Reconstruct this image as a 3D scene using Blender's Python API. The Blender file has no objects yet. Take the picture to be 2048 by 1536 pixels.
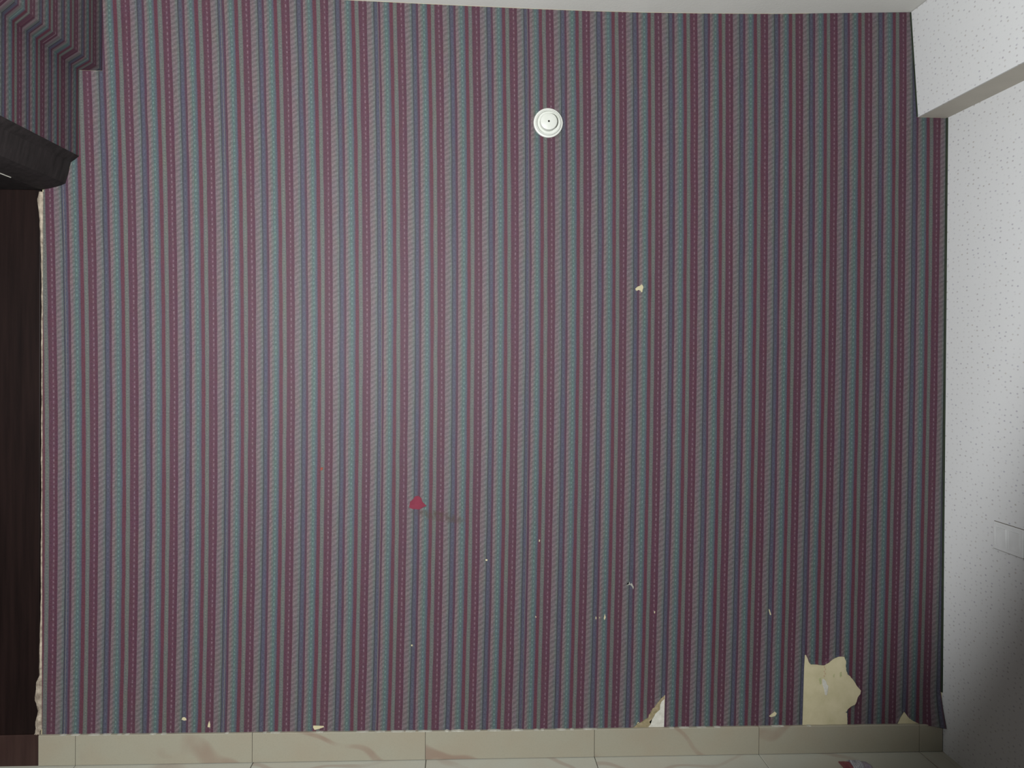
import bpy, bmesh, math, random
from mathutils import Vector, Matrix, noise
from mathutils.geometry import delaunay_2d_cdt

random.seed(7)
scn = bpy.context.scene
C = scn.collection

# ------------------------------------------------------------------ camera
CAM = Vector((0.0, -2.9, 1.457))
yaw, pitch, roll = math.radians(3.5), math.radians(0.36), math.radians(0.34)
fw = Vector((math.sin(yaw) * math.cos(pitch), math.cos(yaw) * math.cos(pitch), -math.sin(pitch)))
rt = Vector((math.cos(yaw), -math.sin(yaw), 0))
up = rt.cross(fw)
r2 = rt * math.cos(roll) + up * math.sin(roll)
u2 = up * math.cos(roll) - rt * math.sin(roll)
cd = bpy.data.cameras.new('camera')
cam = bpy.data.objects.new('camera', cd)
C.objects.link(cam)
M = Matrix((r2, u2, -fw)).transposed().to_4x4()
M.translation = CAM
cam.matrix_world = M
cd.sensor_width = 36.0
cd.lens = 36.0 * 1607.0 / 2048.0
cd.shift_y = -50.0 / 2048.0
cd.clip_start = 0.02
scn.camera = cam

# ------------------------------------------------------------------ world, flash, exposure
w = bpy.data.worlds.new('night')
scn.world = w
w.use_nodes = True
w.node_tree.nodes['Background'].inputs[0].default_value = (0.0015, 0.0016, 0.002, 1)
w.node_tree.nodes['Background'].inputs[1].default_value = 1.0

FLASH = Vector((-0.55, -2.45, 1.62))          # the photographer's flash, held up and to the left
AIM = Vector((-0.581, 0.0, 2.133))
ld = bpy.data.lights.new('flash', 'SPOT')
flash = bpy.data.objects.new('flash', ld)
C.objects.link(flash)
flash.location = FLASH
flash.rotation_euler = (AIM - FLASH).to_track_quat('-Z', 'Y').to_euler()
ld.energy = 425
ld.color = (0.97, 0.985, 1.0)
ld.shadow_soft_size = 0.025
ld.spot_size = 2 * math.radians(58.8)
ld.spot_blend = 0.25

scn.view_settings.view_transform = 'Standard'
scn.view_settings.look = 'None'
scn.view_settings.gamma = 1.0
scn.view_settings.use_curve_mapping = False
scn.view_settings.exposure = 0.0

# ------------------------------------------------------------------ helpers
def lin(c, k=1.0):
    o = []
    for v in c:
        v /= 255.0
        o.append(k * (v / 12.92 if v <= 0.04045 else ((v + 0.055) / 1.055) ** 2.4))
    return (o[0], o[1], o[2], 1.0)

class NT:
    """small node-tree builder"""
    def __init__(self, name):
        self.mat = bpy.data.materials.new(name)
        self.mat.use_nodes = True
        self.t = self.mat.node_tree
        self.b = self.t.nodes['Principled BSDF']
        self.b.inputs['Roughness'].default_value = 0.6
        self.b.inputs['Specular IOR Level'].default_value = 0.3
    def n(self, typ, **kw):
        nd = self.t.nodes.new(typ)
        for k, v in kw.items():
            setattr(nd, k, v)
        return nd
    def link(self, a, b):
        self.t.links.new(a, b)
    def put(self, sock, v):
        if hasattr(v, 'is_output'):
            self.link(v, sock)
        else:
            sock.default_value = v
    def math(self, op, a, b=0.0, c=None, clamp=False):
        nd = self.n('ShaderNodeMath', operation=op, use_clamp=clamp)
        self.put(nd.inputs[0], a)
        self.put(nd.inputs[1], b)
        if c is not None:
            self.put(nd.inputs[2], c)
        return nd.outputs[0]
    def mix(self, f, a, b, mode='MIX'):
        nd = self.n('ShaderNodeMix', data_type='RGBA', blend_type=mode)
        self.put(nd.inputs[0], f)
        self.put(nd.inputs[6], a)
        self.put(nd.inputs[7], b)
        return nd.outputs[2]
    def noise(self, vec, scale, detail=2.0, rough=0.5):
        nd = self.n('ShaderNodeTexNoise')
        if vec is not None:
            self.link(vec, nd.inputs['Vector'])
        nd.inputs['Scale'].default_value = scale
        nd.inputs['Detail'].default_value = detail
        nd.inputs['Roughness'].default_value = rough
        return nd
    def ramp(self, fac, stops, interp='LINEAR'):
        nd = self.n('ShaderNodeValToRGB')
        cr = nd.color_ramp
        cr.interpolation = interp
        while len(cr.elements) < len(stops):
            cr.elements.new(0.5)
        for e, (p, c) in zip(cr.elements, stops):
            e.position = p
            e.color = c
        self.link(fac, nd.inputs[0])
        return nd.outputs[0]
    def comb(self, x, y, z=0.0):
        nd = self.n('ShaderNodeCombineXYZ')
        self.put(nd.inputs[0], x); self.put(nd.inputs[1], y); self.put(nd.inputs[2], z)
        return nd.outputs[0]
    def sep(self, v):
        nd = self.n('ShaderNodeSeparateXYZ')
        self.link(v, nd.inputs[0])
        return nd.outputs
    def scalevec(self, v, s):
        nd = self.n('ShaderNodeVectorMath', operation='MULTIPLY')
        self.link(v, nd.inputs[0])
        nd.inputs[1].default_value = s
        return nd.outputs[0]
    def bump(self, h, strength, dist):
        nd = self.n('ShaderNodeBump')
        nd.inputs['Strength'].default_value = strength
        nd.inputs['Distance'].default_value = dist
        self.link(h, nd.inputs['Height'])
        self.link(nd.outputs[0], self.b.inputs['Normal'])
    def color(self, c):
        self.put(self.b.inputs['Base Color'], c)
    def pos(self):
        return self.n('ShaderNodeNewGeometry').outputs['Position']
    def obj(self):
        return self.n('ShaderNodeTexCoord').outputs['Object']
    def set(self, rough=None, spec=None):
        if rough is not None: self.b.inputs['Roughness'].default_value = rough
        if spec is not None: self.b.inputs['Specular IOR Level'].default_value = spec
        return self.mat

def link(o, parent=None):
    C.objects.link(o)
    if parent is not None:
        o.parent = parent
    return o

def obj_pydata(name, verts, faces, mat, parent=None, smooth=False):
    me = bpy.data.meshes.new(name)
    me.from_pydata([tuple(v) for v in verts], [], faces)
    me.validate()
    me.materials.append(mat)
    if smooth:
        for p in me.polygons: p.use_smooth = True
    return link(bpy.data.objects.new(name, me), parent)

def obj_bm(name, bm, mat, parent=None, smooth=False):
    bmesh.ops.recalc_face_normals(bm, faces=bm.faces)
    me = bpy.data.meshes.new(name)
    bm.to_mesh(me)
    bm.free()
    me.materials.append(mat)
    if smooth:
        for p in me.polygons: p.use_smooth = True
    return link(bpy.data.objects.new(name, me), parent)

def bm_box(bm, x0, x1, y0, y1, z0, z1, bevel=0.0, seg=2):
    r = bmesh.ops.create_cube(bm, size=1.0)
    vs = r['verts']
    for v in vs:
        v.co = Vector((x0 + (v.co.x + .5) * (x1 - x0), y0 + (v.co.y + .5) * (y1 - y0), z0 + (v.co.z + .5) * (z1 - z0)))
    if bevel > 0:
        es = list({e for v in vs for e in v.link_edges})
        bmesh.ops.bevel(bm, geom=es, offset=bevel, segments=seg, affect='EDGES', profile=0.5)

def box(name, x0, x1, y0, y1, z0, z1, mat, parent=None, bevel=0.0, seg=2):
    bm = bmesh.new()
    bm_box(bm, x0, x1, y0, y1, z0, z1, bevel, seg)
    return obj_bm(name, bm, mat, parent)

def prism_y(name, poly, y0, y1, mat, parent=None, ny=1):
    """closed (x, z) outline run along y"""
    n = len(poly)
    verts, faces = [], []
    for i in range(ny + 1):
        y = y0 + (y1 - y0) * i / ny
        verts += [(x, y, z) for x, z in poly]
    for i in range(ny):
        for k in range(n):
            a, b = i * n + k, i * n + (k + 1) % n
            faces.append((a, b, b + n, a + n))
    bm = bmesh.new()
    bv = [bm.verts.new(v) for v in verts]
    for f in faces: bm.faces.new([bv[i] for i in f])
    bm.faces.new(bv[:n]); bm.faces.new(bv[-n:])
    return obj_bm(name, bm, mat, parent)

def empty(name, loc=(0, 0, 0)):
    o = bpy.data.objects.new(name, None)
    o.location = loc
    o.empty_display_size = 0.1
    return link(o)

def tag(o, label, cat, kind=None, group=None):
    o['label'] = label
    o['category'] = cat
    if kind: o['kind'] = kind
    if group: o['group'] = group
    return o

def interp(tab, x):
    if x <= tab[0][0]: return tab[0][1]
    for (a, b), (c, d) in zip(tab, tab[1:]):
        if x <= c: return b + (d - b) * (x - a) / (c - a)
    return tab[-1][1]

# ------------------------------------------------------------------ measures of the room (metres, back wall is y = 0)
XL, XR, YB = -1.466, 1.800, -2.0
CEIL = [(-1.9, 2.735), (-1.26, 2.732), (-.8, 2.722), (-.408, 2.714), (-.2, 2.7105), (.0, 2.7075), (.235, 2.7045), (.448, 2.703), (.655, 2.704),
        (.85, 2.7075), (1.045, 2.712), (1.158, 2.7155), (1.423, 2.727), (1.652, 2.737), (2.0, 2.745)]
SKIRT = [(-1.47, .116), (-1.1, .1115), (-.5, .105), (-.04, .0985), (.25, .0955), (.75, .092), (1.27, .088), (1.79, .083)]
def floor_z(x): return -0.004 - 0.0085 * x
def stripe_u(X, Z):        # stripe repeat number at a point of the wall, paper hung a little out of true
    c = (10.0206, 7.61068, .0647978, -.0238567, -.199983, .068413, .00116235, -.00865187, -.0156605, .0111427)
    return (c[0] + c[1]*X + c[2]*X*X + c[3]*X**3 + c[4]*Z + c[5]*Z*Z + c[6]*Z**3 + c[7]*X*Z + c[8]*X*Z*Z + c[9]*X*X*Z)
def stripe_x(u, Z):
    X = (u - 10) / 7.6
    for _ in range(6):
        X -= (stripe_u(X, Z) - u) / 7.6
    return X

# ------------------------------------------------------------------ materials
def make_wallpaper():
    K = 0.40
    t = NT('striped_wallpaper')
    uvn = t.n('ShaderNodeUVMap'); uvn.uv_map = 'UVMap'
    u, v, _ = t.sep(uvn.outputs[0])
    # threads wander a little
    wob = t.noise(t.comb(t.math('MULTIPLY', u, 3.0), t.math('MULTIPLY', v, 2.2)), 3.0, 1.0).outputs['Fac']
    uu = t.math('ADD', u, t.math('MULTIPLY', t.math('SUBTRACT', wob, .5), .03))
    fu = t.math('FRACT', t.math('ADD', uu, 40.0))
    bands = [(0.000, (118, 70, 84)), (.088, (124, 126, 122)), (.188, (110, 72, 88)), (.275, (116, 78, 93)), (.335, (108, 68, 85)),
             (.400, (140, 124, 128)), (.470, (134, 129, 129)), (.530, (124, 129, 128)), (.575, (80, 81, 86)), (.600, (98, 98, 116)), (.665, (102, 100, 118)),
             (.705, (104, 70, 88)), (.750, (144, 125, 128)), (.815, (128, 130, 128)), (.865, (106, 127, 126)), (.945, (106, 116, 126)), (.975, (104, 100, 116))]
    stops, e = [], .007
    for i, (p, c) in enumerate(bands):
        q = bands[i + 1][0] if i + 1 < len(bands) else 1.0
        stops.append((p + (e if i else 0), lin(c, K)))
        stops.append((q - e if i + 1 < len(bands) else 1.0, lin(c, K)))
    # 34 stops: blend pairs of close ones
    stops = [s for i, s in enumerate(stops) if i not in (21, 12)]
    base = t.ramp(fu, stops[:32])
    vj = t.noise(t.comb(t.math('MULTIPLY', u, 2.6), t.math('MULTIPLY', v, 26.0)), 1.0, 2.0).outputs['Fac']
    vmm = t.math('ADD', v, t.math('MULTIPLY', t.math('SUBTRACT', vj, .5), .022))
    def zone(a, b, soft=.012):
        lo = t.math('DIVIDE', t.math('SUBTRACT', fu, a), soft, clamp=True)
        hi = t.math('DIVIDE', t.math('SUBTRACT', b, fu), soft, clamp=True)
        return t.math('MULTIPLY', lo, hi)
    def diag(freq, slope, phase=0.0):
        ph = t.math('ADD', t.math('MULTIPLY', vmm, freq), t.math('ADD', t.math('MULTIPLY', uu, slope), phase))
        return t.math('SINE', t.math('MULTIPLY', ph, 6.28318))
    jit = t.noise(t.comb(t.math('MULTIPLY', u, 7.5), t.math('MULTIPLY', v, 60.0)), 3.0, 3.0).outputs['Fac']
    # twisted-cord bands
    rope1 = t.math('MULTIPLY', zone(.40, .57), diag(54, -4.6))
    rope2 = t.math('MULTIPLY', zone(.75, .87), diag(54, -5.5, .3))
    # stitched dashes
    dash = t.math('GREATER_THAN', diag(54, 0.0, .2), .05)
    d1 = t.math('MULTIPLY', zone(.287, .325, .008), dash)
    dash2 = t.math('GREATER_THAN', diag(56, -2.0, .6), .2)
    d2 = t.math('MULTIPLY', zone(.885, .925, .01), dash2)
    d3 = t.math('MULTIPLY', zone(.63, .66, .01), t.math('GREATER_THAN', diag(45, 0.0, .1), .3))
    d4 = t.math('MULTIPLY', zone(.12, .16, .01), t.math('GREATER_THAN', diag(95, 3.0, .5), .2))
    fac = t.math('ADD', 1.0, t.math('MULTIPLY', t.math('ADD', rope1, rope2), .17))
    gr = t.math('ADD', .52, t.math('MULTIPLY', jit, .96))
    gr2 = t.noise(t.comb(t.math('MULTIPLY', u, 132.0), t.math('MULTIPLY', v, 330.0)), 1.0, 2.0).outputs['Fac']
    gr = t.math('MULTIPLY', gr, t.math('ADD', .60, t.math('MULTIPLY', gr2, .80)))
    fac = t.math('MULTIPLY', fac, gr)
    col = t.mix(t.math('MULTIPLY', d1, t.math('MULTIPLY', jit, 1.0)), base, lin((170, 146, 156), K))
    col = t.mix(t.math('MULTIPLY', d2, .42), col, lin((160, 186, 180), K))
    col = t.mix(t.math('MULTIPLY', d3, .35), col, lin((140, 138, 156), K))
    col = t.mix(t.math('MULTIPLY', d4, .35), col, lin((160, 160, 150), K))
    # uneven dye
    dye = t.noise(t.comb(t.math('MULTIPLY', u, 5.0), t.math('MULTIPLY', v, 9.0)), 1.6, 2.0)
    dcol = t.mix(.5, (.5, .5, .5, 1), dye.outputs['Color'])
    col = t.mix(.2, col, dcol, 'OVERLAY')
    comb = t.n('ShaderNodeCombineColor')
    for i in range(3): t.link(fac, comb.inputs[i])
    col = t.mix(1.0, col, comb.outputs[0], 'MULTIPLY')
    # old brown run beside the red mark
    P = t.sep(t.pos())
    sx = t.math('DIVIDE', t.math('SUBTRACT', P[0], -.082), .105)
    zc = t.math('ADD', .868, t.math('MULTIPLY', t.math('SUBTRACT', P[0], -.065), -.17))
    sz = t.math('DIVIDE', t.math('SUBTRACT', P[2], zc), .021)
    rr = t.math('ADD', t.math('MULTIPLY', sx, sx), t.math('MULTIPLY', sz, sz))
    sn = t.noise(t.comb(t.math('MULTIPLY', P[0], 60.0), t.math('MULTIPLY', P[2], 25.0)), 1.0, 3.0).outputs['Fac']
    onwall = t.math('GREATER_THAN', P[1], -.01)
    sm = t.math('MULTIPLY', t.math('SUBTRACT', 1.0, rr, clamp=True), t.math('MULTIPLY', t.math('SUBTRACT', sn, .34, clamp=True), 4.2, clamp=True))
    col = t.mix(t.math('MULTIPLY', t.math('MULTIPLY', sm, onwall), .85), col, lin((98, 80, 68), K))
    t.color(col)
    h = t.math('ADD', t.math('MULTIPLY', t.math('ADD', rope1, rope2), .5), gr2)
    t.bump(h, .25, .0006)
    return t.set(.62, .25)

def make_dotted(name='dotted_wallpaper'):
    t = NT(name)
    p = t.pos()
    ps = t.sep(p)
    q = t.comb(t.math('MULTIPLY', ps[1], 34.0), t.math('MULTIPLY', ps[2], 54.0))
    vo = t.n('ShaderNodeTexVoronoi', feature='F1', voronoi_dimensions='2D')
    t.link(q, vo.inputs['Vector'])
    vo.inputs['Scale'].default_value = 1.0
    vo.inputs['Randomness'].default_value = .75
    d = vo.outputs['Distance']
    rnd = t.sep(vo.outputs['Color'])
    dot = t.math('MULTIPLY', t.math('DIVIDE', t.math('SUBTRACT', .19, d), .08, clamp=True), t.math('MULTIPLY', rnd[0], .62))
    nz = t.noise(p, 260.0, 3.0).outputs['Fac']
    big = t.noise(p, 2.5, 3.0).outputs['Fac']
    base = t.mix(t.math('MULTIPLY', nz, .35), (.55, .56, .555, 1), (.64, .64, .64, 1))
    base = t.mix(t.math('MULTIPLY', big, .18), base, (.49, .48, .45, 1))
    dc = t.mix(rnd[1], (.22, .21, .28, 1), (.30, .26, .22, 1))
    t.color(t.mix(dot, base, dc))
    t.bump(nz, .3, .0008)
    return t.set(.75, .2)

def make_plain(name, c1, c2, scale, bumpd=.001, rough=.8, spec=.2, bscale=120.0):
    t = NT(name)
    p = t.pos()
    f = t.noise(p, scale, 4.0, .6).outputs['Fac']
    f2 = t.math('MULTIPLY', t.math('SUBTRACT', f, .3), 2.5, clamp=True)
    t.color(t.mix(f2, c1, c2))
    t.bump(t.noise(p, bscale, 3.0).outputs['Fac'], .5, bumpd)
    return t.set(rough, spec)

def make_marble(name, base, vein, amount, rough):
    t = NT(name)
    o = t.obj()
    rnd = t.n('ShaderNodeObjectInfo').outputs['Random']
    mp = t.n('ShaderNodeMapping')
    t.link(o, mp.inputs['Vector'])
    off = t.comb(t.math('MULTIPLY', rnd, 17.0), t.math('MULTIPLY', rnd, 9.0), t.math('MULTIPLY', rnd, 23.0))
    t.link(off, mp.inputs['Location'])
    ang = t.math('MULTIPLY', t.math('SUBTRACT', rnd, .5), 2.4)
    t.link(t.comb(ang, ang, ang), mp.inputs['Rotation'])
    vv = mp.outputs[0]
    wv = t.n('ShaderNodeTexWave', wave_type='BANDS', bands_direction='DIAGONAL')
    t.link(vv, wv.inputs['Vector'])
    wv.inputs['Scale'].default_value = 1.7
    wv.inputs['Distortion'].default_value = 5.0
    wv.inputs['Detail'].default_value = 2.0
    wv.inputs['Detail Scale'].default_value = 1.4
    th = t.math('MULTIPLY', t.math('SUBTRACT', wv.outputs['Fac'], .965, clamp=True), 34.0, clamp=True)
    br = t.noise(vv, 4.0, 3.0).outputs['Fac']
    th = t.math('MULTIPLY', th, t.math('MULTIPLY', t.math('SUBTRACT', br, .36, clamp=True), 5.0, clamp=True))
    cl = t.noise(vv, 7.0, 4.0).outputs['Fac']
    b2 = (base[0] * 1.0, base[1] * .92, base[2] * .88, 1)
    col = t.mix(t.math('MULTIPLY', t.math('SUBTRACT', cl, .4, clamp=True), 2.2, clamp=True), base, b2)
    col = t.mix(t.math('MULTIPLY', th, amount), col, vein)
    sp = t.noise(vv, 220.0, 2.0).outputs['Fac']
    col = t.mix(t.math('MULTIPLY', t.math('SUBTRACT', sp, .45, clamp=True), .5, clamp=True), col, (base[0]*.6, base[1]*.6, base[2]*.6, 1))
    t.color(col)
    return t.set(rough, .35)

def make_wood(name, c1, c2, rough=.5):
    t = NT(name)
    p = t.scalevec(t.pos(), (30.0, 30.0, 1.6))
    f = t.noise(p, 1.5, 5.0, .6).outputs['Fac']
    t.color(t.mix(t.math('MULTIPLY', t.math('SUBTRACT', f, .3), 2.5, clamp=True), c1, c2))
    t.bump(f, .3, .0008)
    return t.set(rough, .12)

M_PAPER = make_wallpaper()
M_DOT = make_dotted()
M_PLASTER = make_plain('cream_plaster', (.40, .36, .22, 1), (.48, .43, .28, 1), 14.0)
M_PALEPL = make_plain('pale_plaster', (.40, .39, .33, 1), (.54, .53, .47, 1), 60.0)
M_ROUGHPL = make_plain('chipped_plaster', (.13, .10, .075, 1), (.42, .36, .28, 1), 45.0, .003)
M_BACKING = make_plain('torn_paper_backing', (.16, .14, .07, 1), (.30, .24, .15, 1), 70.0)
M_SCUFF = make_plain('scuffed_paper', (.20, .20, .18, 1), (.34, .33, .29, 1), 90.0)
M_CEIL = make_plain('ceiling_paint', (.58, .575, .53, 1), (.64, .635, .59, 1), 3.0)
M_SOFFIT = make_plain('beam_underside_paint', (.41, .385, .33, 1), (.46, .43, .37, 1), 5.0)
M_SKIRT = make_marble('beige_marble', (.255, .240, .182, 1), (.18, .105, .078, 1), .6, .5)
M_FLOOR = make_marble('floor_marble', (.37, .37, .31, 1), (.26, .19, .15, 1), .5, .4)
M_GROUT = make_plain('dark_grout', (.10, .085, .065, 1), (.16, .14, .11, 1), 90.0)
M_WOOD = make_wood('dark_brown_wood', (.006, .0032, .0028, 1), (.013, .0068, .0058, 1))
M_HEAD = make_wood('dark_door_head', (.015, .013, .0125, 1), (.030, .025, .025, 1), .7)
M_PLINTH = make_wood('red_brown_wood', (.026, .014, .012, 1), (.040, .022, .018, 1))
M_GAPSHADE = make_plain('gap_shade', (.012, .018, .010, 1), (.02, .028, .016, 1), 30.0)  # near-black tone standing in for shade in the wall joints
M_PLASTIC = make_plain('aged_white_plastic', (.50, .52, .46, 1), (.57, .58, .54, 1), 30.0, .0002, .35, .5)
M_PLASTIC2 = make_plain('switch_plastic', (.56, .57, .56, 1), (.62, .63, .62, 1), 20.0, .0002, .4, .4)
M_HOLE = make_plain('dark_hole', (.02, .015, .015, 1), (.03, .025, .02, 1), 20.0)
M_RED = make_plain('red_paint_mark', (.135, .020, .036, 1), (.165, .026, .045, 1), 40.0)
M_RUST = make_plain('rust_mark', (.17, .045, .03, 1), (.21, .06, .045, 1), 40.0)

# ------------------------------------------------------------------ floor
fl = obj_pydata('floor', [(x, y, floor_z(x) - .006 - d) for d in (0, .08) for x, y in ((-1.9, .12), (2.0, .12), (2.0, YB), (-1.9, YB))],
                [(3, 2, 1, 0), (4, 5, 6, 7), (0, 1, 5, 4), (1, 2, 6, 5), (2, 3, 7, 6), (3, 0, 4, 7)], M_GROUT)
tag(fl, 'pale marble tiled floor in front of the striped wall', 'floor', 'structure')
PITCH = .611
bm = bmesh.new()
bm_box(bm, 0, PITCH - .0025, 0, PITCH - .0025, -.006, 0, .0012, 1)
me_tile = bpy.data.meshes.new('floor_tile')
bm.to_mesh(me_tile); bm.free()
me_tile.materials.append(M_FLOOR)
slope = math.atan(.0085)
for i in range(7):
    for j in range(6):
        x0 = -1.957 + PITCH * i + .0012
        a0, a1 = max(x0, -1.9), min(x0 + PITCH - .0025, XR)
        o = bpy.data.objects.new('floor_tile', me_tile)
        o.location = (a0, -PITCH * (j + 1), floor_z(a0))
        o.scale = ((a1 - a0) / (PITCH - .0025), 1, 1)
        o.rotation_euler = (0, slope, 0)
        link(o, fl)

# ------------------------------------------------------------------ ceiling
verts, faces = [], []
ny = 2
prof = [(c[0], c[1]) for c in CEIL]
poly = prof + [(2.0, 2.90), (-1.9, 2.90)]
cl = prism_y('ceiling', poly, .15, -1.1, M_CEIL)
for p in cl.data.polygons: p.use_smooth = False
tag(cl, 'plain off-white ceiling above the striped wall', 'ceiling', 'structure')

# ------------------------------------------------------------------ back wall
wb = box('wall_back', XL, XR + .15, 0.0, .15, -.05, 2.72, M_PLASTER)
tag(wb, 'back wall hung with purple and grey striped wallpaper, torn near the skirting', 'wall', 'structure')

T_BIG = [(1.2677, .3479), (1.2736, .3497), (1.2808, .3362), (1.2868, .32), (1.2927, .3135), (1.3092, .3127), (1.328, .3106), (1.3446, .3093), (1.3563, .3165), (1.3703, .3266), (1.3844, .3356), (1.4033, .3406), (1.421, .3396), (1.4234, .3315), (1.4283, .3222), (1.4268, .3037), (1.4298, .2852), (1.4346, .2725), (1.4441, .2665), (1.4585, .2478), (1.4705, .2291), (1.4861, .2115), (1.4838, .1988), (1.4732, .1875), (1.4698, .1714), (1.4628, .1588), (1.4475, .1522), (1.4369, .1443), (1.4323, .1352), (1.4264, .133), (1.4335, .1294), (1.4348, .1098), (1.4339, .06), (1.2400, .06), (1.2400, .3479)]
T_TRI = [(.760, .2215), (.745, .21), (.7311, .1971), (.7156, .1783), (.7072, .1653), (.6994, .1607), (.6964, .1523), (.6868, .1394), (.6845, .1287), (.6653, .1171), (.6532, .1102), (.6466, .114), (.6424, .1081), (.6388, .101), (.6292, .094), (.6052, .091), (.600, .06), (.760, .06)]
T_SM = [(1.620, .06), (1.626, .0858), (1.6363, .1075), (1.6452, .122), (1.6512, .1321), (1.6573, .1232), (1.6726, .1038), (1.6893, .0932), (1.7151, .0824), (1.72, .06)]
CHIPS = [
    [(1.1357, .1239), (1.144, .1308), (1.1577, .1414), (1.1661, .1331), (1.1606, .1234), (1.144, .1199)],
    [(.6265, 1.6919), (.6258, 1.6986), (.6337, 1.7054), (.6426, 1.7088), (.6494, 1.7144), (.655, 1.7078), (.6558, 1.7012), (.6529, 1.6944), (.6518, 1.6855), (.6473, 1.6844), (.645, 1.6899), (.6382, 1.6932), (.6315, 1.6898)],
    [(-.5262, .1259), (-.4895, .1236), (-.488, .1191), (-.5042, .1135), (-.5217, .1094), (-.527, .1185)],
    [(-.986, .1568), (-.9831, .1641), (-.9768, .166), (-.9702, .1615), (-.9687, .1544), (-.9773, .1528)],
    [(-.8904, .1503), (-.8866, .1384), (-.8871, .1266), (-.8961, .1283), (-.8938, .14)],
    [(.522, .5113), (.5257, .4981), (.5215, .4874), (.5181, .4946)],
    [(.4885, .5034), (.4917, .4974), (.4903, .4891), (.4874, .4951)],
    [(.5005, .502), (.5041, .4972), (.5018, .4932)],
    [(.2669, .5077), (.2717, .5041), (.2693, .4982)],
    [(.2794, .7845), (.2835, .7833), (.2818, .7757), (.2787, .7774)],
    [(1.1321, .5198), (1.1364, .5184), (1.1431, .4987), (1.138, .4973)],
    [(.7037, .5187), (.7085, .5172), (.7072, .5095), (.7038, .5117)],
    [(.0857, .7153), (.0929, .7143), (.0921, .708), (.0857, .7089)],
    [(-.1805, .4098), (-.1742, .4097), (-.1751, .4034), (-.1805, .4044)],
]
BEAM_L = [(-1.264, 2.80), (-1.264, 2.4385), (-1.342, 2.4385), (-1.342, 2.139), (-1.370, 2.117), (-1.377, 2.082), (-1.388, 2.043), (-1.421, 2.03), (-1.466, 2.019), (-1.55, 2.019), (-1.55, 2.80)]
BEAM_R = [(1.655, 2.80), (1.6845, 2.347), (1.90, 2.347), (1.90, 2.80)]
TEARS = [T_BIG, T_TRI, T_SM] + CHIPS
CUTS = TEARS + [BEAM_L, BEAM_R]

def inside(p, poly):
    x, z = p
    r = False
    for (a, b), (c, d) in zip(poly, poly[1:] + poly[:1]):
        if (b > z) != (d > z) and x < (c - a) * (z - b) / (d - b) + a:
            r = not r
    return r

def seg_dist(p, a, b):
    ax, az = a; bx, bz = b
    dx, dz = bx - ax, bz - az
    l2 = dx * dx + dz * dz
    tt = 0 if l2 == 0 else max(0, min(1, ((p[0] - ax) * dx + (p[1] - az) * dz) / l2))
    return math.hypot(p[0] - ax - tt * dx, p[1] - az - tt * dz)

def paper_lift(x, z):
    y = -.0009
    y -= .0010 * max(0.0, noise.noise((x * 2.2, z * 1.6, 3.1)))
    for T, a in ((T_BIG, .0035), (T_TRI, .002), (T_SM, .004), (CHIPS[0], .002), (CHIPS[1], .0015)):
        if min(abs(x - q[0]) for q in T) < .03 and min(abs(z - q[1]) for q in T) < .03:
            d = min(seg_dist((x, z), p, q) for p, q in zip(T, T[1:] + T[:1]))
            if d < .014:
                y -= a * (1 - d / .014) ** 2 * (.5 + abs(noise.noise((x * 40, z * 40, 0))))
    # loose bottom right corner
    if x > 1.70 and z < .21:
        k = max(0, (x - 1.70) / .095) * max(0, (.21 - z) / .12)
        y -= .034 * min(1.3, k) ** 1.5
    # paper edge beside the door is lifting
    return y

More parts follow.
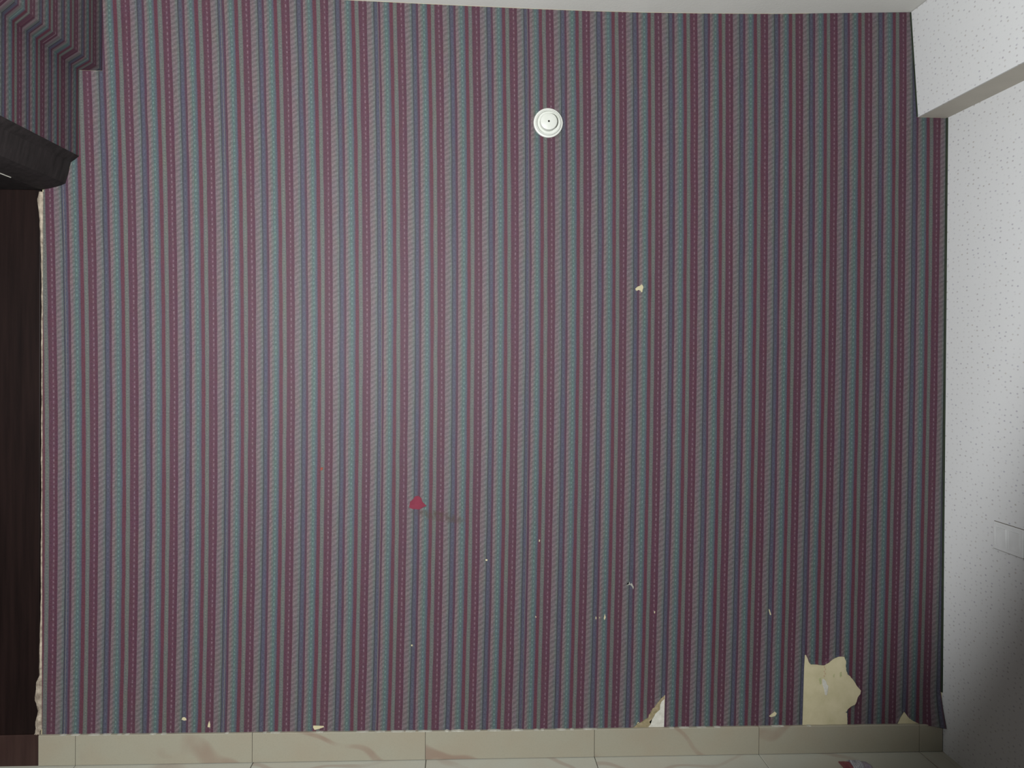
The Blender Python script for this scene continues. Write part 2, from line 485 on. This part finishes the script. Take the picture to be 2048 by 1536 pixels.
def paper_strip(u0, u1, gap0, gap1, xmin=None, xmax=None, skip=()):
    zs = [0.0 + i * .05 for i in range(56)]
    zs = [z for z in zs if z < 2.76]
    def xl(z):
        x = stripe_x(u0, z) + gap0 if u0 is not None else xmin
        return x
    def xr(z):
        return stripe_x(u1, z) - gap1 if u1 is not None else xmax
    zbot = lambda x: interp(SKIRT, x) - .004
    ztop = lambda x: interp(CEIL, x) - .0012
    outline = []
    lx = [xl(z) for z in zs]
    za, zb = zbot(xl(.1)), ztop(xl(2.7))
    left = [(xl(za), za)] + [(xl(z), z) for z in zs if za + .01 < z < zb - .01] + [(xl(zb), zb)]
    zc, zd = zbot(xr(.1)), ztop(xr(2.7))
    right = [(xr(zd), zd)] + [(xr(z), z) for z in reversed(zs) if zc + .01 < z < zd - .01] + [(xr(zc), zc)]
    n = 12
    top = [(xl(zb) + (xr(zd) - xl(zb)) * i / n,) for i in range(1, n)]
    top = [(x, ztop(x)) for (x,) in top]
    bot = [(xr(zc) + (xl(za) - xr(zc)) * i / n,) for i in range(1, n)]
    bot = [(x, zbot(x)) for (x,) in bot]
    outline = left + top + right + bot
    x_lo = min(p[0] for p in outline); x_hi = max(p[0] for p in outline)
    cuts = [c for c in CUTS if c not in skip and max(p[0] for p in c) > x_lo and min(p[0] for p in c) < x_hi]
    pts, edges = [], []
    def addloop(lp):
        s = len(pts)
        pts.extend(Vector(p) for p in lp)
        edges.extend((s + i, s + (i + 1) % len(lp)) for i in range(len(lp)))
    addloop(outline)
    for c in cuts:
        lp = []
        big = c in (T_BIG, T_TRI, T_SM)
        for (p, q) in zip(c, c[1:] + c[:1]):
            m = max(1, int(math.hypot(q[0] - p[0], q[1] - p[1]) / .005)) if big else 1
            for i in range(m):
                jx = (random.random() - .5) * .0016 if i else 0
                jz = (random.random() - .5) * .0016 if i else 0
                lp.append((p[0] + (q[0] - p[0]) * i / m + jx, p[1] + (q[1] - p[1]) * i / m + jz))
        addloop(lp)
    x = x_lo + .02
    while x < x_hi:
        for z in zs:
            if inside((x, z), outline): pts.append(Vector((x + .001, z + .0013)))
        x += .045
    for T in (T_BIG, T_TRI, T_SM):
        if T in cuts:
            gx0, gx1 = min(p[0] for p in T) - .02, max(p[0] for p in T) + .02
            gz0, gz1 = .08, max(p[1] for p in T) + .02
            x = gx0
            while x < gx1:
                z = gz0
                while z < gz1:
                    if inside((x, z), outline) and not inside((x, z), T): pts.append(Vector((x, z)))
                    z += .007
                x += .007
    if x_hi > 1.72:
        for i in range(10):
            for k in range(12):
                p = (1.705 + .0087 * i, .088 + .0115 * k)
                if inside(p, outline): pts.append(Vector(p))
    r = delaunay_2d_cdt(pts, edges, [], 0, 1e-6)
    vs, fs = r[0], r[2]
    keep = []
    for f in fs:
        cx = sum(vs[i][0] for i in f) / 3; cz = sum(vs[i][1] for i in f) / 3
        if inside((cx, cz), outline) and not any(inside((cx, cz), c) for c in cuts):
            a, b, c = (vs[i] for i in f[:3])
            if abs((b[0]-a[0])*(c[1]-a[1]) - (c[0]-a[0])*(b[1]-a[1])) > 1e-9:
                keep.append(tuple(f))
    used = sorted({i for f in keep for i in f})
    idx = {o: n for n, o in enumerate(used)}
    verts = [(vs[i][0], paper_lift(vs[i][0], vs[i][1]), vs[i][1]) for i in used]
    faces = []
    for f in keep:
        a, b, c = (vs[i] for i in f)
        cr = (b[0]-a[0])*(c[1]-a[1]) - (c[0]-a[0])*(b[1]-a[1])
        g = tuple(idx[i] for i in f)
        faces.append(g if cr > 0 else g[::-1])
    o = obj_pydata('wallpaper_strip', verts, faces, M_PAPER, wb)
    uv = o.data.uv_layers.new(name='UVMap')
    for lp in o.data.loops:
        co = o.data.vertices[lp.vertex_index].co
        uv.data[lp.index].uv = (stripe_u(co.x, co.z), co.z)
    md = o.modifiers.new('thickness', 'SOLIDIFY')
    md.thickness = .0005
    md.offset = -1
    return o

SEAMS = [-.37, 3.655, 7.69, 11.68, 15.69, 19.68]
paper_strip(None, SEAMS[0], 0, .0004, xmin=XL + .003)
for i in range(5):
    paper_strip(SEAMS[i], SEAMS[i + 1], .0002, [.0003, .0003, .0003, .0002, .0002][i], skip=((T_BIG,) if i < 4 else (T_BIG, T_TRI)))
paper_strip(SEAMS[5], None, .0003, 0, xmax=1.7935, skip=(T_TRI,))

def flat_patch(name, poly, y0, y1, mat, parent):
    bm = bmesh.new()
    a = [bm.verts.new((x, y0, z)) for x, z in poly]
    b = [bm.verts.new((x, y1, z)) for x, z in poly]
    n = len(poly)
    bm.faces.new(a); bm.faces.new(b[::-1])
    for i in range(n):
        bm.faces.new((a[i], b[i], b[(i + 1) % n], a[(i + 1) % n]))
    bmesh.ops.triangulate(bm, faces=[f for f in bm.faces if len(f.verts) > 4])
    return obj_bm(name, bm, mat, parent)

# torn backing paper and pale scar inside the triangular tear
o = flat_patch('torn_backing', [(.7445, .2070), (.7311, .1971), (.7156, .1783), (.7072, .1653), (.6994, .1607), (.6964, .1523), (.6868, .1394), (.6845, .1287), (.6653, .1171), (.6532, .1102), (.6388, .101), (.610, .086),
    (.680, .086), (.6943, .1033), (.6894, .1118), (.7002, .1223), (.7062, .133), (.7134, .1436), (.7278, .1553), (.7289, .1744), (.7349, .1863), (.7445, .1944)], -.0001, -.0009, M_BACKING, wb)
o['label'] = 'brownish torn paper backing left in the tear'
o = flat_patch('bare_plaster', [(.7448, .1940), (.7349, .1863), (.7289, .1744), (.7278, .1553), (.7134, .1436), (.7062, .133), (.7002, .1223), (.6894, .1118), (.6943, .1033), (.680, .086), (.7448, .086)], -.0001, -.0006, M_PALEPL, wb)
o['label'] = 'pale bare plaster inside the triangular tear'
o = flat_patch('plaster_scar', [(1.338, .2555), (1.344, .2575), (1.353, .248), (1.357, .235), (1.362, .231), (1.360, .214), (1.356, .196), (1.349, .199), (1.3465, .216), (1.339, .237)], -.0001, -.0012, M_PALEPL, wb)
o['label'] = 'white filler scar in the large bare patch'
for pts in ([(1.325, .258), (1.334, .262), (1.337, .240), (1.330, .236)], [(1.381, .272), (1.386, .276), (1.3845, .262), (1.380, .263)], [(1.405, .279), (1.412, .283), (1.4135, .266), (1.406, .262)]):
    flat_patch('glue_stain', pts, -.0001, -.0004, make_plain('green_glue', (.25, .27, .13, 1), (.40, .39, .22, 1), 90.0), wb)
for k in range(5):
    z = .304 - k * .0085
    x = 1.3455 + (k % 2) * .004 - .002
    flat_patch('rust_speck', [(x, z), (x + .004, z + .001), (x + .005, z - .006), (x + .001, z - .005)], -.0001, -.0004, make_plain('rust_speck_mat', (.34, .24, .15, 1), (.40, .30, .19, 1), 90.0), wb)
o = flat_patch('scuff', [(.5993, .6151), (.6089, .6185), (.6113, .6281), (.6142, .6197), (.6209, .622), (.6278, .6088), (.6264, .5993), (.6222, .6089), (.615, .6161)], -.0012, -.0026, M_SCUFF, wb)
o = flat_patch('paint_mark', [(-.1899, .9035), (-.1880, .9130), (-.1865, .9234), (-.1761, .9327), (-.1715, .9400), (-.1669, .9443), (-.1610, .9452), (-.1552, .9443), (-.1459, .9372), (-.1435, .9255), (-.1341, .916), (-.1271, .909), (-.1350, .906), (-.1434, .902), (-.1500, .898), (-.1573, .8962), (-.1670, .898), (-.1759, .8975)], -.0012, -.0028, M_RED, wb)
o['label'] = 'bright red rounded triangle of paint'
flat_patch('rust_mark', [(-.5043, 1.0469), (-.4987, 1.0496), (-.4946, 1.0458), (-.4986, 1.039), (-.5042, 1.0374)], -.0012, -.0026, M_RUST, wb)

# rough plaster left bare between paper and door frame
edge = [(-1.4780, 2.012), (-1.4846, 1.9838), (-1.476, 1.9143), (-1.4707, 1.8098), (-1.4685, 1.6355), (-1.4680, 1.4785), (-1.4680, 1.2864), (-1.4672, .9368), (-1.4690, .5867), (-1.4728, .4114), (-1.4726, .3238), (-1.4844, .3029), (-1.4876, .2363), (-1.4774, .1975), (-1.4841, .1661), (-1.4907, .1136), (-1.4872, .0608), (-1.4838, .012)]
bm = bmesh.new()
rows = []
for k in range(161):
    z = 2.012 - 2.0 * k / 160
    xo = interp([(b, a) for a, b in reversed(edge)], z) + .0022 * noise.noise((0, z * 30, 1.7))
    xi = -1.4625 if z > .125 else -1.470
    d = .006 + .004 * abs(noise.noise((2, z * 22, 4)))
    xo = min(xo, xi - .0025)
    rows.append([bm.verts.new((x, y, z)) for x, y in ((xo, .012), (xo + .001, -d * .5), ((xo + xi) / 2, -d), (xi - .0006, -d * .6), (xi, .012))])
for a, b in zip(rows, rows[1:]):
    for i in range(4): bm.faces.new((a[i], a[i + 1], b[i + 1], b[i]))
    bm.faces.new((a[4], a[0], b[0], b[4]))
bm.faces.new(rows[0]); bm.faces.new(rows[-1][::-1])
o = obj_bm('plaster_edge', bm, M_ROUGHPL, wb)
o['label'] = 'chipped raw plaster edge beside the dark door frame'

# ------------------------------------------------------------------ skirting
bb = obj_pydata('baseboard_back', [(x, y, z) for x, zt in ((-1.470, .108), (1.797, .078)) for y in (-.002, -.006) for z in (floor_z(x), zt - .004)],
                [(0, 1, 3, 2), (4, 6, 7, 5), (0, 4, 5, 1), (2, 3, 7, 6), (1, 5, 7, 3), (0, 2, 6, 4)], make_plain('pale_grout', (.17, .155, .12, 1), (.22, .20, .16, 1), 90.0))
tag(bb, 'beige marble skirting along the foot of the striped wall', 'skirting', 'structure')
J = [-1.4705, -1.3447, -.7372, -.1267, .4852, 1.096, 1.707, 1.797]
for a, b in zip(J, J[1:]):
    a2, b2 = a + .0009, b - .0009
    n = max(2, int((b - a) / .03))
    bm = bmesh.new()
    rows = []
    for i in range(n + 1):
        x = a2 + (b2 - a2) * i / n
        zt = interp(SKIRT, x) + .0009 * noise.noise((x * 25, 0, 0))
        zb = floor_z(x) + .0022
        rows.append([bm.verts.new((x, y, z)) for y, z in ((-.0006, zb), (-.0006, zt), (-.0100, zt), (-.0120, zt - .002), (-.0120, zb))])
    for r0, r1 in zip(rows, rows[1:]):
        for i in range(5):
            bm.faces.new((r0[i], r0[(i + 1) % 5], r1[(i + 1) % 5], r1[i]))
    bm.faces.new(rows[0]); bm.faces.new(rows[-1][::-1])
    # put the origin at the tile for its own veining
    bmesh.ops.translate(bm, verts=bm.verts, vec=(-a, 0, 0))
    o = obj_bm('skirting_tile', bm, M_SKIRT, bb)
    o.location = (a, 0, 0)
# broken line of filler on top of the tiles
bm = bmesh.new()
x = -1.40
while x < 1.30:
    L = random.uniform(.008, .05)
    dens = 1.0 if -.35 < x < .45 else .45
    if random.random() < dens:
        z = interp(SKIRT, x)
        h = random.uniform(.0005, .0022) * (1.3 if -.2 < x < .3 else .8)
        k = 5
        rr = []
        for i in range(k + 1):
            xx = x + L * i / k
            hh = h * math.sin(math.pi * (i + .25) / (k + .5)) * random.uniform(.6, 1.2)
            zz = interp(SKIRT, xx) + .0002
            rr.append([bm.verts.new(p) for p in ((xx, -.0012, zz + hh), (xx, -.010, zz + hh * .4), (xx, -.0128, zz - .001 - hh * .5), (xx, -.0118, zz - .0012 - hh * .5), (xx, -.0013, zz))])
        for r0, r1 in zip(rr, rr[1:]):
            for i in range(5): bm.faces.new((r0[i], r0[(i + 1) % 5], r1[(i + 1) % 5], r1[i]))
        bm.faces.new(rr[0]); bm.faces.new(rr[-1][::-1])
    x += L + random.uniform(.004, .05)
o = obj_bm('filler_line', bm, make_plain('old_filler', (.26, .25, .20, 1), (.40, .39, .33, 1), 80.0), bb)
o['label'] = 'broken whitish filler along the tile tops'
o['kind'] = 'stuff'

# ------------------------------------------------------------------ right wall with its beam
wr = box('wall_right', XR, XR + .15, YB, -.0005, -.06, 2.72, M_DOT)
tag(wr, 'white side wall papered with small grey dots', 'wall', 'structure')
# boxed-in beam along the top
yA, yB2 = -.0005, YB + .01
face = obj_pydata('beam_casing', [(1.655, yA, 2.735), (1.6845, yA, 2.3475), (1.655, yB2, 2.735), (1.6845, yB2, 2.3475), (1.6900, yA, 2.3475), (1.6900, yB2, 2.3475), (1.67, yA, 2.735), (1.67, yB2, 2.735)],
                  [(0, 1, 3, 2), (1, 4, 5, 3), (4, 6, 7, 5), (0, 2, 7, 6), (0, 6, 4, 1), (2, 3, 5, 7)], M_DOT, wr)
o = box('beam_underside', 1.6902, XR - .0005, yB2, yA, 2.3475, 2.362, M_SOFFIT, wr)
o['label'] = 'plain beige underside of the beam'

t1 = obj_pydata('joint_shade_1', [(x, y, z) for z in (.20, 2.3465) for x, y in ((1.7942, -.0003), (1.7942, -.0035), (1.7975, -.006), (1.7994, -.006), (1.7994, -.0003))],
                [(0, 1, 6, 5), (1, 2, 7, 6), (2, 3, 8, 7), (3, 4, 9, 8), (4, 0, 5, 9), (4, 3, 2, 1, 0), (5, 6, 7, 8, 9)], M_GAPSHADE)  # added strip, its dark colour paints the shaded gap at the paper's end
tag(t1, 'dark joint line in the corner between striped and dotted walls', 'joint_shade', 'structure')
t2 = obj_pydata('joint_shade_2', [(xx + dx, y, z) for z, xx in ((2.348, 1.6842), (2.734, 1.6548)) for dx, y in ((-.0045, -.0022), (-.0045, -.0042), (-.0005, -.005), (-.0005, -.0022))],
                [(0, 1, 5, 4), (1, 2, 6, 5), (2, 3, 7, 6), (3, 0, 4, 7), (3, 2, 1, 0), (4, 5, 6, 7)], M_GAPSHADE)  # same painted shade, run up the beam's joint
tag(t2, 'dark joint line where the right beam meets the striped wall', 'joint_shade', 'structure')

# ------------------------------------------------------------------ left wall: beams, doorway
def uv_depth(o):
    uv = o.data.uv_layers.new(name='UVMap')
    for lp in o.data.loops:
        co = o.data.vertices[lp.vertex_index].co
        uv.data[lp.index].uv = (co.y * 7.55 + co.x * 7.55 + .3, co.z)

DOOR_Y = -.86
wl = box('wall_left', -1.70, XL, YB, DOOR_Y, -.06, 2.02, M_PAPER)
uv_depth(wl)
tag(wl, 'side wall with stepped wallpapered beams above a dark doorway', 'wall', 'structure')
o = box('lower_beam', -1.70, -1.342, YB + .005, -.0005, 2.1395, 2.4385, M_PAPER, wl); uv_depth(o)
o = box('upper_beam', -1.70, -1.264, YB + .005, -.0005, 2.4390, 2.7300, M_PAPER, wl); uv_depth(o)
o = box('lintel', -1.70, -1.43, YB + .005, DOOR_Y - .0, 2.0205, 2.139, M_PAPER, wl); uv_depth(o)

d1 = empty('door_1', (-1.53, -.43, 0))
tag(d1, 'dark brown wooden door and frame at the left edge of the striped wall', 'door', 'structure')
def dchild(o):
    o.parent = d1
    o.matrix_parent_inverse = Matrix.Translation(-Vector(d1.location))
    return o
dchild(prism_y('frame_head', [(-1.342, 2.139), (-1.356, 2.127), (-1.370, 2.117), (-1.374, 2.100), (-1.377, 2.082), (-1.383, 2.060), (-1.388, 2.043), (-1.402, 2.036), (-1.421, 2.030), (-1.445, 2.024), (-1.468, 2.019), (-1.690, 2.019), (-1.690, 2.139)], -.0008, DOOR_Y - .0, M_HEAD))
dchild(box('frame_jamb', -1.640, -1.4710, -.004, .06, .118, 2.0185, M_WOOD, bevel=.002))
dchild(box('frame_plinth', -1.640, -1.4722, -.007, .06, floor_z(-1.5) - .002, .117, M_PLINTH, bevel=.002))
dchild(box('frame_jamb', -1.640, -1.4710, DOOR_Y + .002, DOOR_Y + .045, floor_z(-1.5), 2.0185, M_WOOD, bevel=.002))
leaf = dchild(box('door_leaf', -1.660, -1.622, DOOR_Y + .047, -.006, .006, 2.016, M_WOOD, bevel=.003))
for z0, z1 in ((.18, .92), (1.05, 1.88)):
    bm = bmesh.new()
    bm_box(bm, -1.6225, -1.6140, DOOR_Y + .17, -.13, z0, z1, .006, 2)
    o = obj_bm('door_panel', bm, M_WOOD, leaf)
    o.parent = leaf
bm = bmesh.new()
bmesh.ops.create_cone(bm, segments=20, radius1=.012, radius2=.012, depth=.05, cap_ends=True,
                      matrix=Matrix.Translation((-1.597, DOOR_Y + .11, 1.0)) @ Matrix.Rotation(math.pi / 2, 4, 'Y'))
bm_box(bm, -1.582, -1.566, DOOR_Y + .098, DOOR_Y + .21, .99, 1.01, .004, 2)
o = obj_bm('door_handle', bm, M_PLASTIC2, leaf)
# pale strip standing in for the lit lower edge of the head
o = dchild(flat_patch('lit_edge', [(-1.4660, 2.0220), (-1.4635, 2.0225), (-1.4630, 2.0190), (-1.4650, 2.0175)], -.20, -.42, M_PALEPL, None))

# ------------------------------------------------------------------ round wall cap
def lathe(name, prof, mat, parent, seg=56):
    bm = bmesh.new()
    rings = []
    for r, h in prof:
        if r < 1e-6:
            rings.append([bm.verts.new((0, -h, 0))])
        else:
            rings.append([bm.verts.new((r * math.cos(2 * math.pi * i / seg), -h, r * math.sin(2 * math.pi * i / seg))) for i in range(seg)])
    for a, b in zip(rings, rings[1:]):
        for i in range(seg):
            j = (i + 1) % seg
            if len(b) == 1: bm.faces.new((a[i], a[j], b[0]))
            elif len(a) == 1: bm.faces.new((a[0], b[j], b[i]))
            else: bm.faces.new((a[i], a[j], b[j], b[i]))
    o = obj_bm(name, bm, mat, parent)
    for p in o.data.polygons: p.use_smooth = True
    for md in (o.modifiers.new('split', 'EDGE_SPLIT'),): md.split_angle = math.radians(38)
    return o
cap = empty('wall_cap', (.303, -.0018, 2.292))
tag(cap, 'round white plastic cap with stepped rings high on the striped wall', 'wall fitting')
lathe('base_plate', [(0, 0), (.0530, 0), (.0535, .003), (.0528, .0060), (.0505, .0078), (.0470, .0080), (.0455, .0060), (0, .0060)], M_PLASTIC, cap)
lathe('outer_ring', [(.0405, .0050), (.0465, .0050), (.0462, .0100), (.0445, .0125), (.0425, .0125), (.0408, .0095), (.0405, .0050)], M_PLASTIC, cap)
lathe('centre_disc', [(.0315, .0050), (.0310, .0225), (.0298, .0260), (.0275, .0272), (.0036, .0278), (.0034, .0180), (0, .0180)], M_PLASTIC, cap)
lathe('screw_hole', [(.0034, .0182), (.0034, .0283), (.0028, .0283), (.0024, .0230), (0, .0230)], M_HOLE, cap, 24)

# ------------------------------------------------------------------ switch on the right wall
sw = empty('light_switch', (1.7998, -.363, .856))
tag(sw, 'white double switch plate on the dotted side wall', 'switch')
bm = bmesh.new(); bm_box(bm, -.007, 0, -.073, .073, -.046, .046, .003, 2)
obj_bm('plate', bm, M_PLASTIC2, sw)
bm = bmesh.new(); bm_box(bm, -.0026, 0, -.0737, .0737, -.0475, .0475, .0006, 1)
obj_bm('shadow_gap', bm, M_GROUT, sw)  # dark slab that paints the shadow line around the plate
for s in (-1, 1):
    bm = bmesh.new(); bm_box(bm, -.0085, -.0065, s * .033 - .027, s * .033 + .027, -.031, .031, .0022, 2)
    for v in bm.verts:
        if v.co.x < -.008: v.co.x -= .0008 * v.co.z / .031
    obj_bm('rocker', bm, M_PLASTIC2, sw)

# ------------------------------------------------------------------ crumpled wrapper on the floor
def make_print():
    t = NT('wrapper_print')
    o = t.obj()
    x, y, z = t.sep(o)
    ln = t.math('GREATER_THAN', t.math('SINE', t.math('MULTIPLY', x, 900.0)), .2)
    n = t.noise(o, 180.0, 2.0).outputs['Fac']
    m = t.math('MULTIPLY', ln, t.math('GREATER_THAN', n, .45))
    t.color(t.mix(t.math('MULTIPLY', m, .75), (.36, .37, .38, 1), (.16, .13, .18, 1)))
    return t.set(.45, .5)
wp = empty('wrapper', (1.408, -.108, floor_z(1.41) + .0005))
tag(wp, 'small crumpled red and white wrapper on the floor by the skirting', 'wrapper')
def crumple(x0, x1, name, mat, h, seed):
    bm = bmesh.new()
    nx, nyy = 10, 10
    g = []
    for side in (0, 1):
        for i in range(nx + 1):
            for k in range(nyy + 1):
                x = x0 + (x1 - x0) * i / nx
                y = -.030 + .060 * k / nyy
                prof_ = math.sin(math.pi * k / nyy) ** .6
                z = 0.0 if side == 0 else h * (.25 + .75 * prof_) * (.8 + .5 * noise.noise((x * 60 + seed, y * 50, seed)))
                g.append(bm.verts.new((x, y + .004 * noise.noise((x * 40, seed, y * 10)), max(0, z))))
    N = (nx + 1) * (nyy + 1)
    ix = lambda s, i, k: g[s * N + i * (nyy + 1) + k]
    for i in range(nx):
        for k in range(nyy):
            bm.faces.new((ix(0, i, k), ix(0, i, k + 1), ix(0, i + 1, k + 1), ix(0, i + 1, k)))
            bm.faces.new((ix(1, i, k), ix(1, i + 1, k), ix(1, i + 1, k + 1), ix(1, i, k + 1)))
    for i in range(nx):
        for k in (0, nyy): bm.faces.new((ix(0, i, k), ix(0, i + 1, k), ix(1, i + 1, k), ix(1, i, k)))
    for k in range(nyy):
        for i in (0, nx): bm.faces.new((ix(0, i, k), ix(0, i, k + 1), ix(1, i, k + 1), ix(1, i, k)))
    return obj_bm(name, bm, mat, wp)
crumple(-.042, -.0125, 'red_end', make_plain('red_foil', (.14, .03, .04, 1), (.20, .05, .06, 1), 60.0, .001, .4, .5), .014, 3.0)
crumple(-.012, .026, 'body', make_print(), .020, 8.0)
crumple(.0265, .055, 'folded_end', make_plain('lilac_foil', (.22, .19, .24, 1), (.30, .26, .30, 1), 60.0, .001, .4, .5), .011, 5.0)
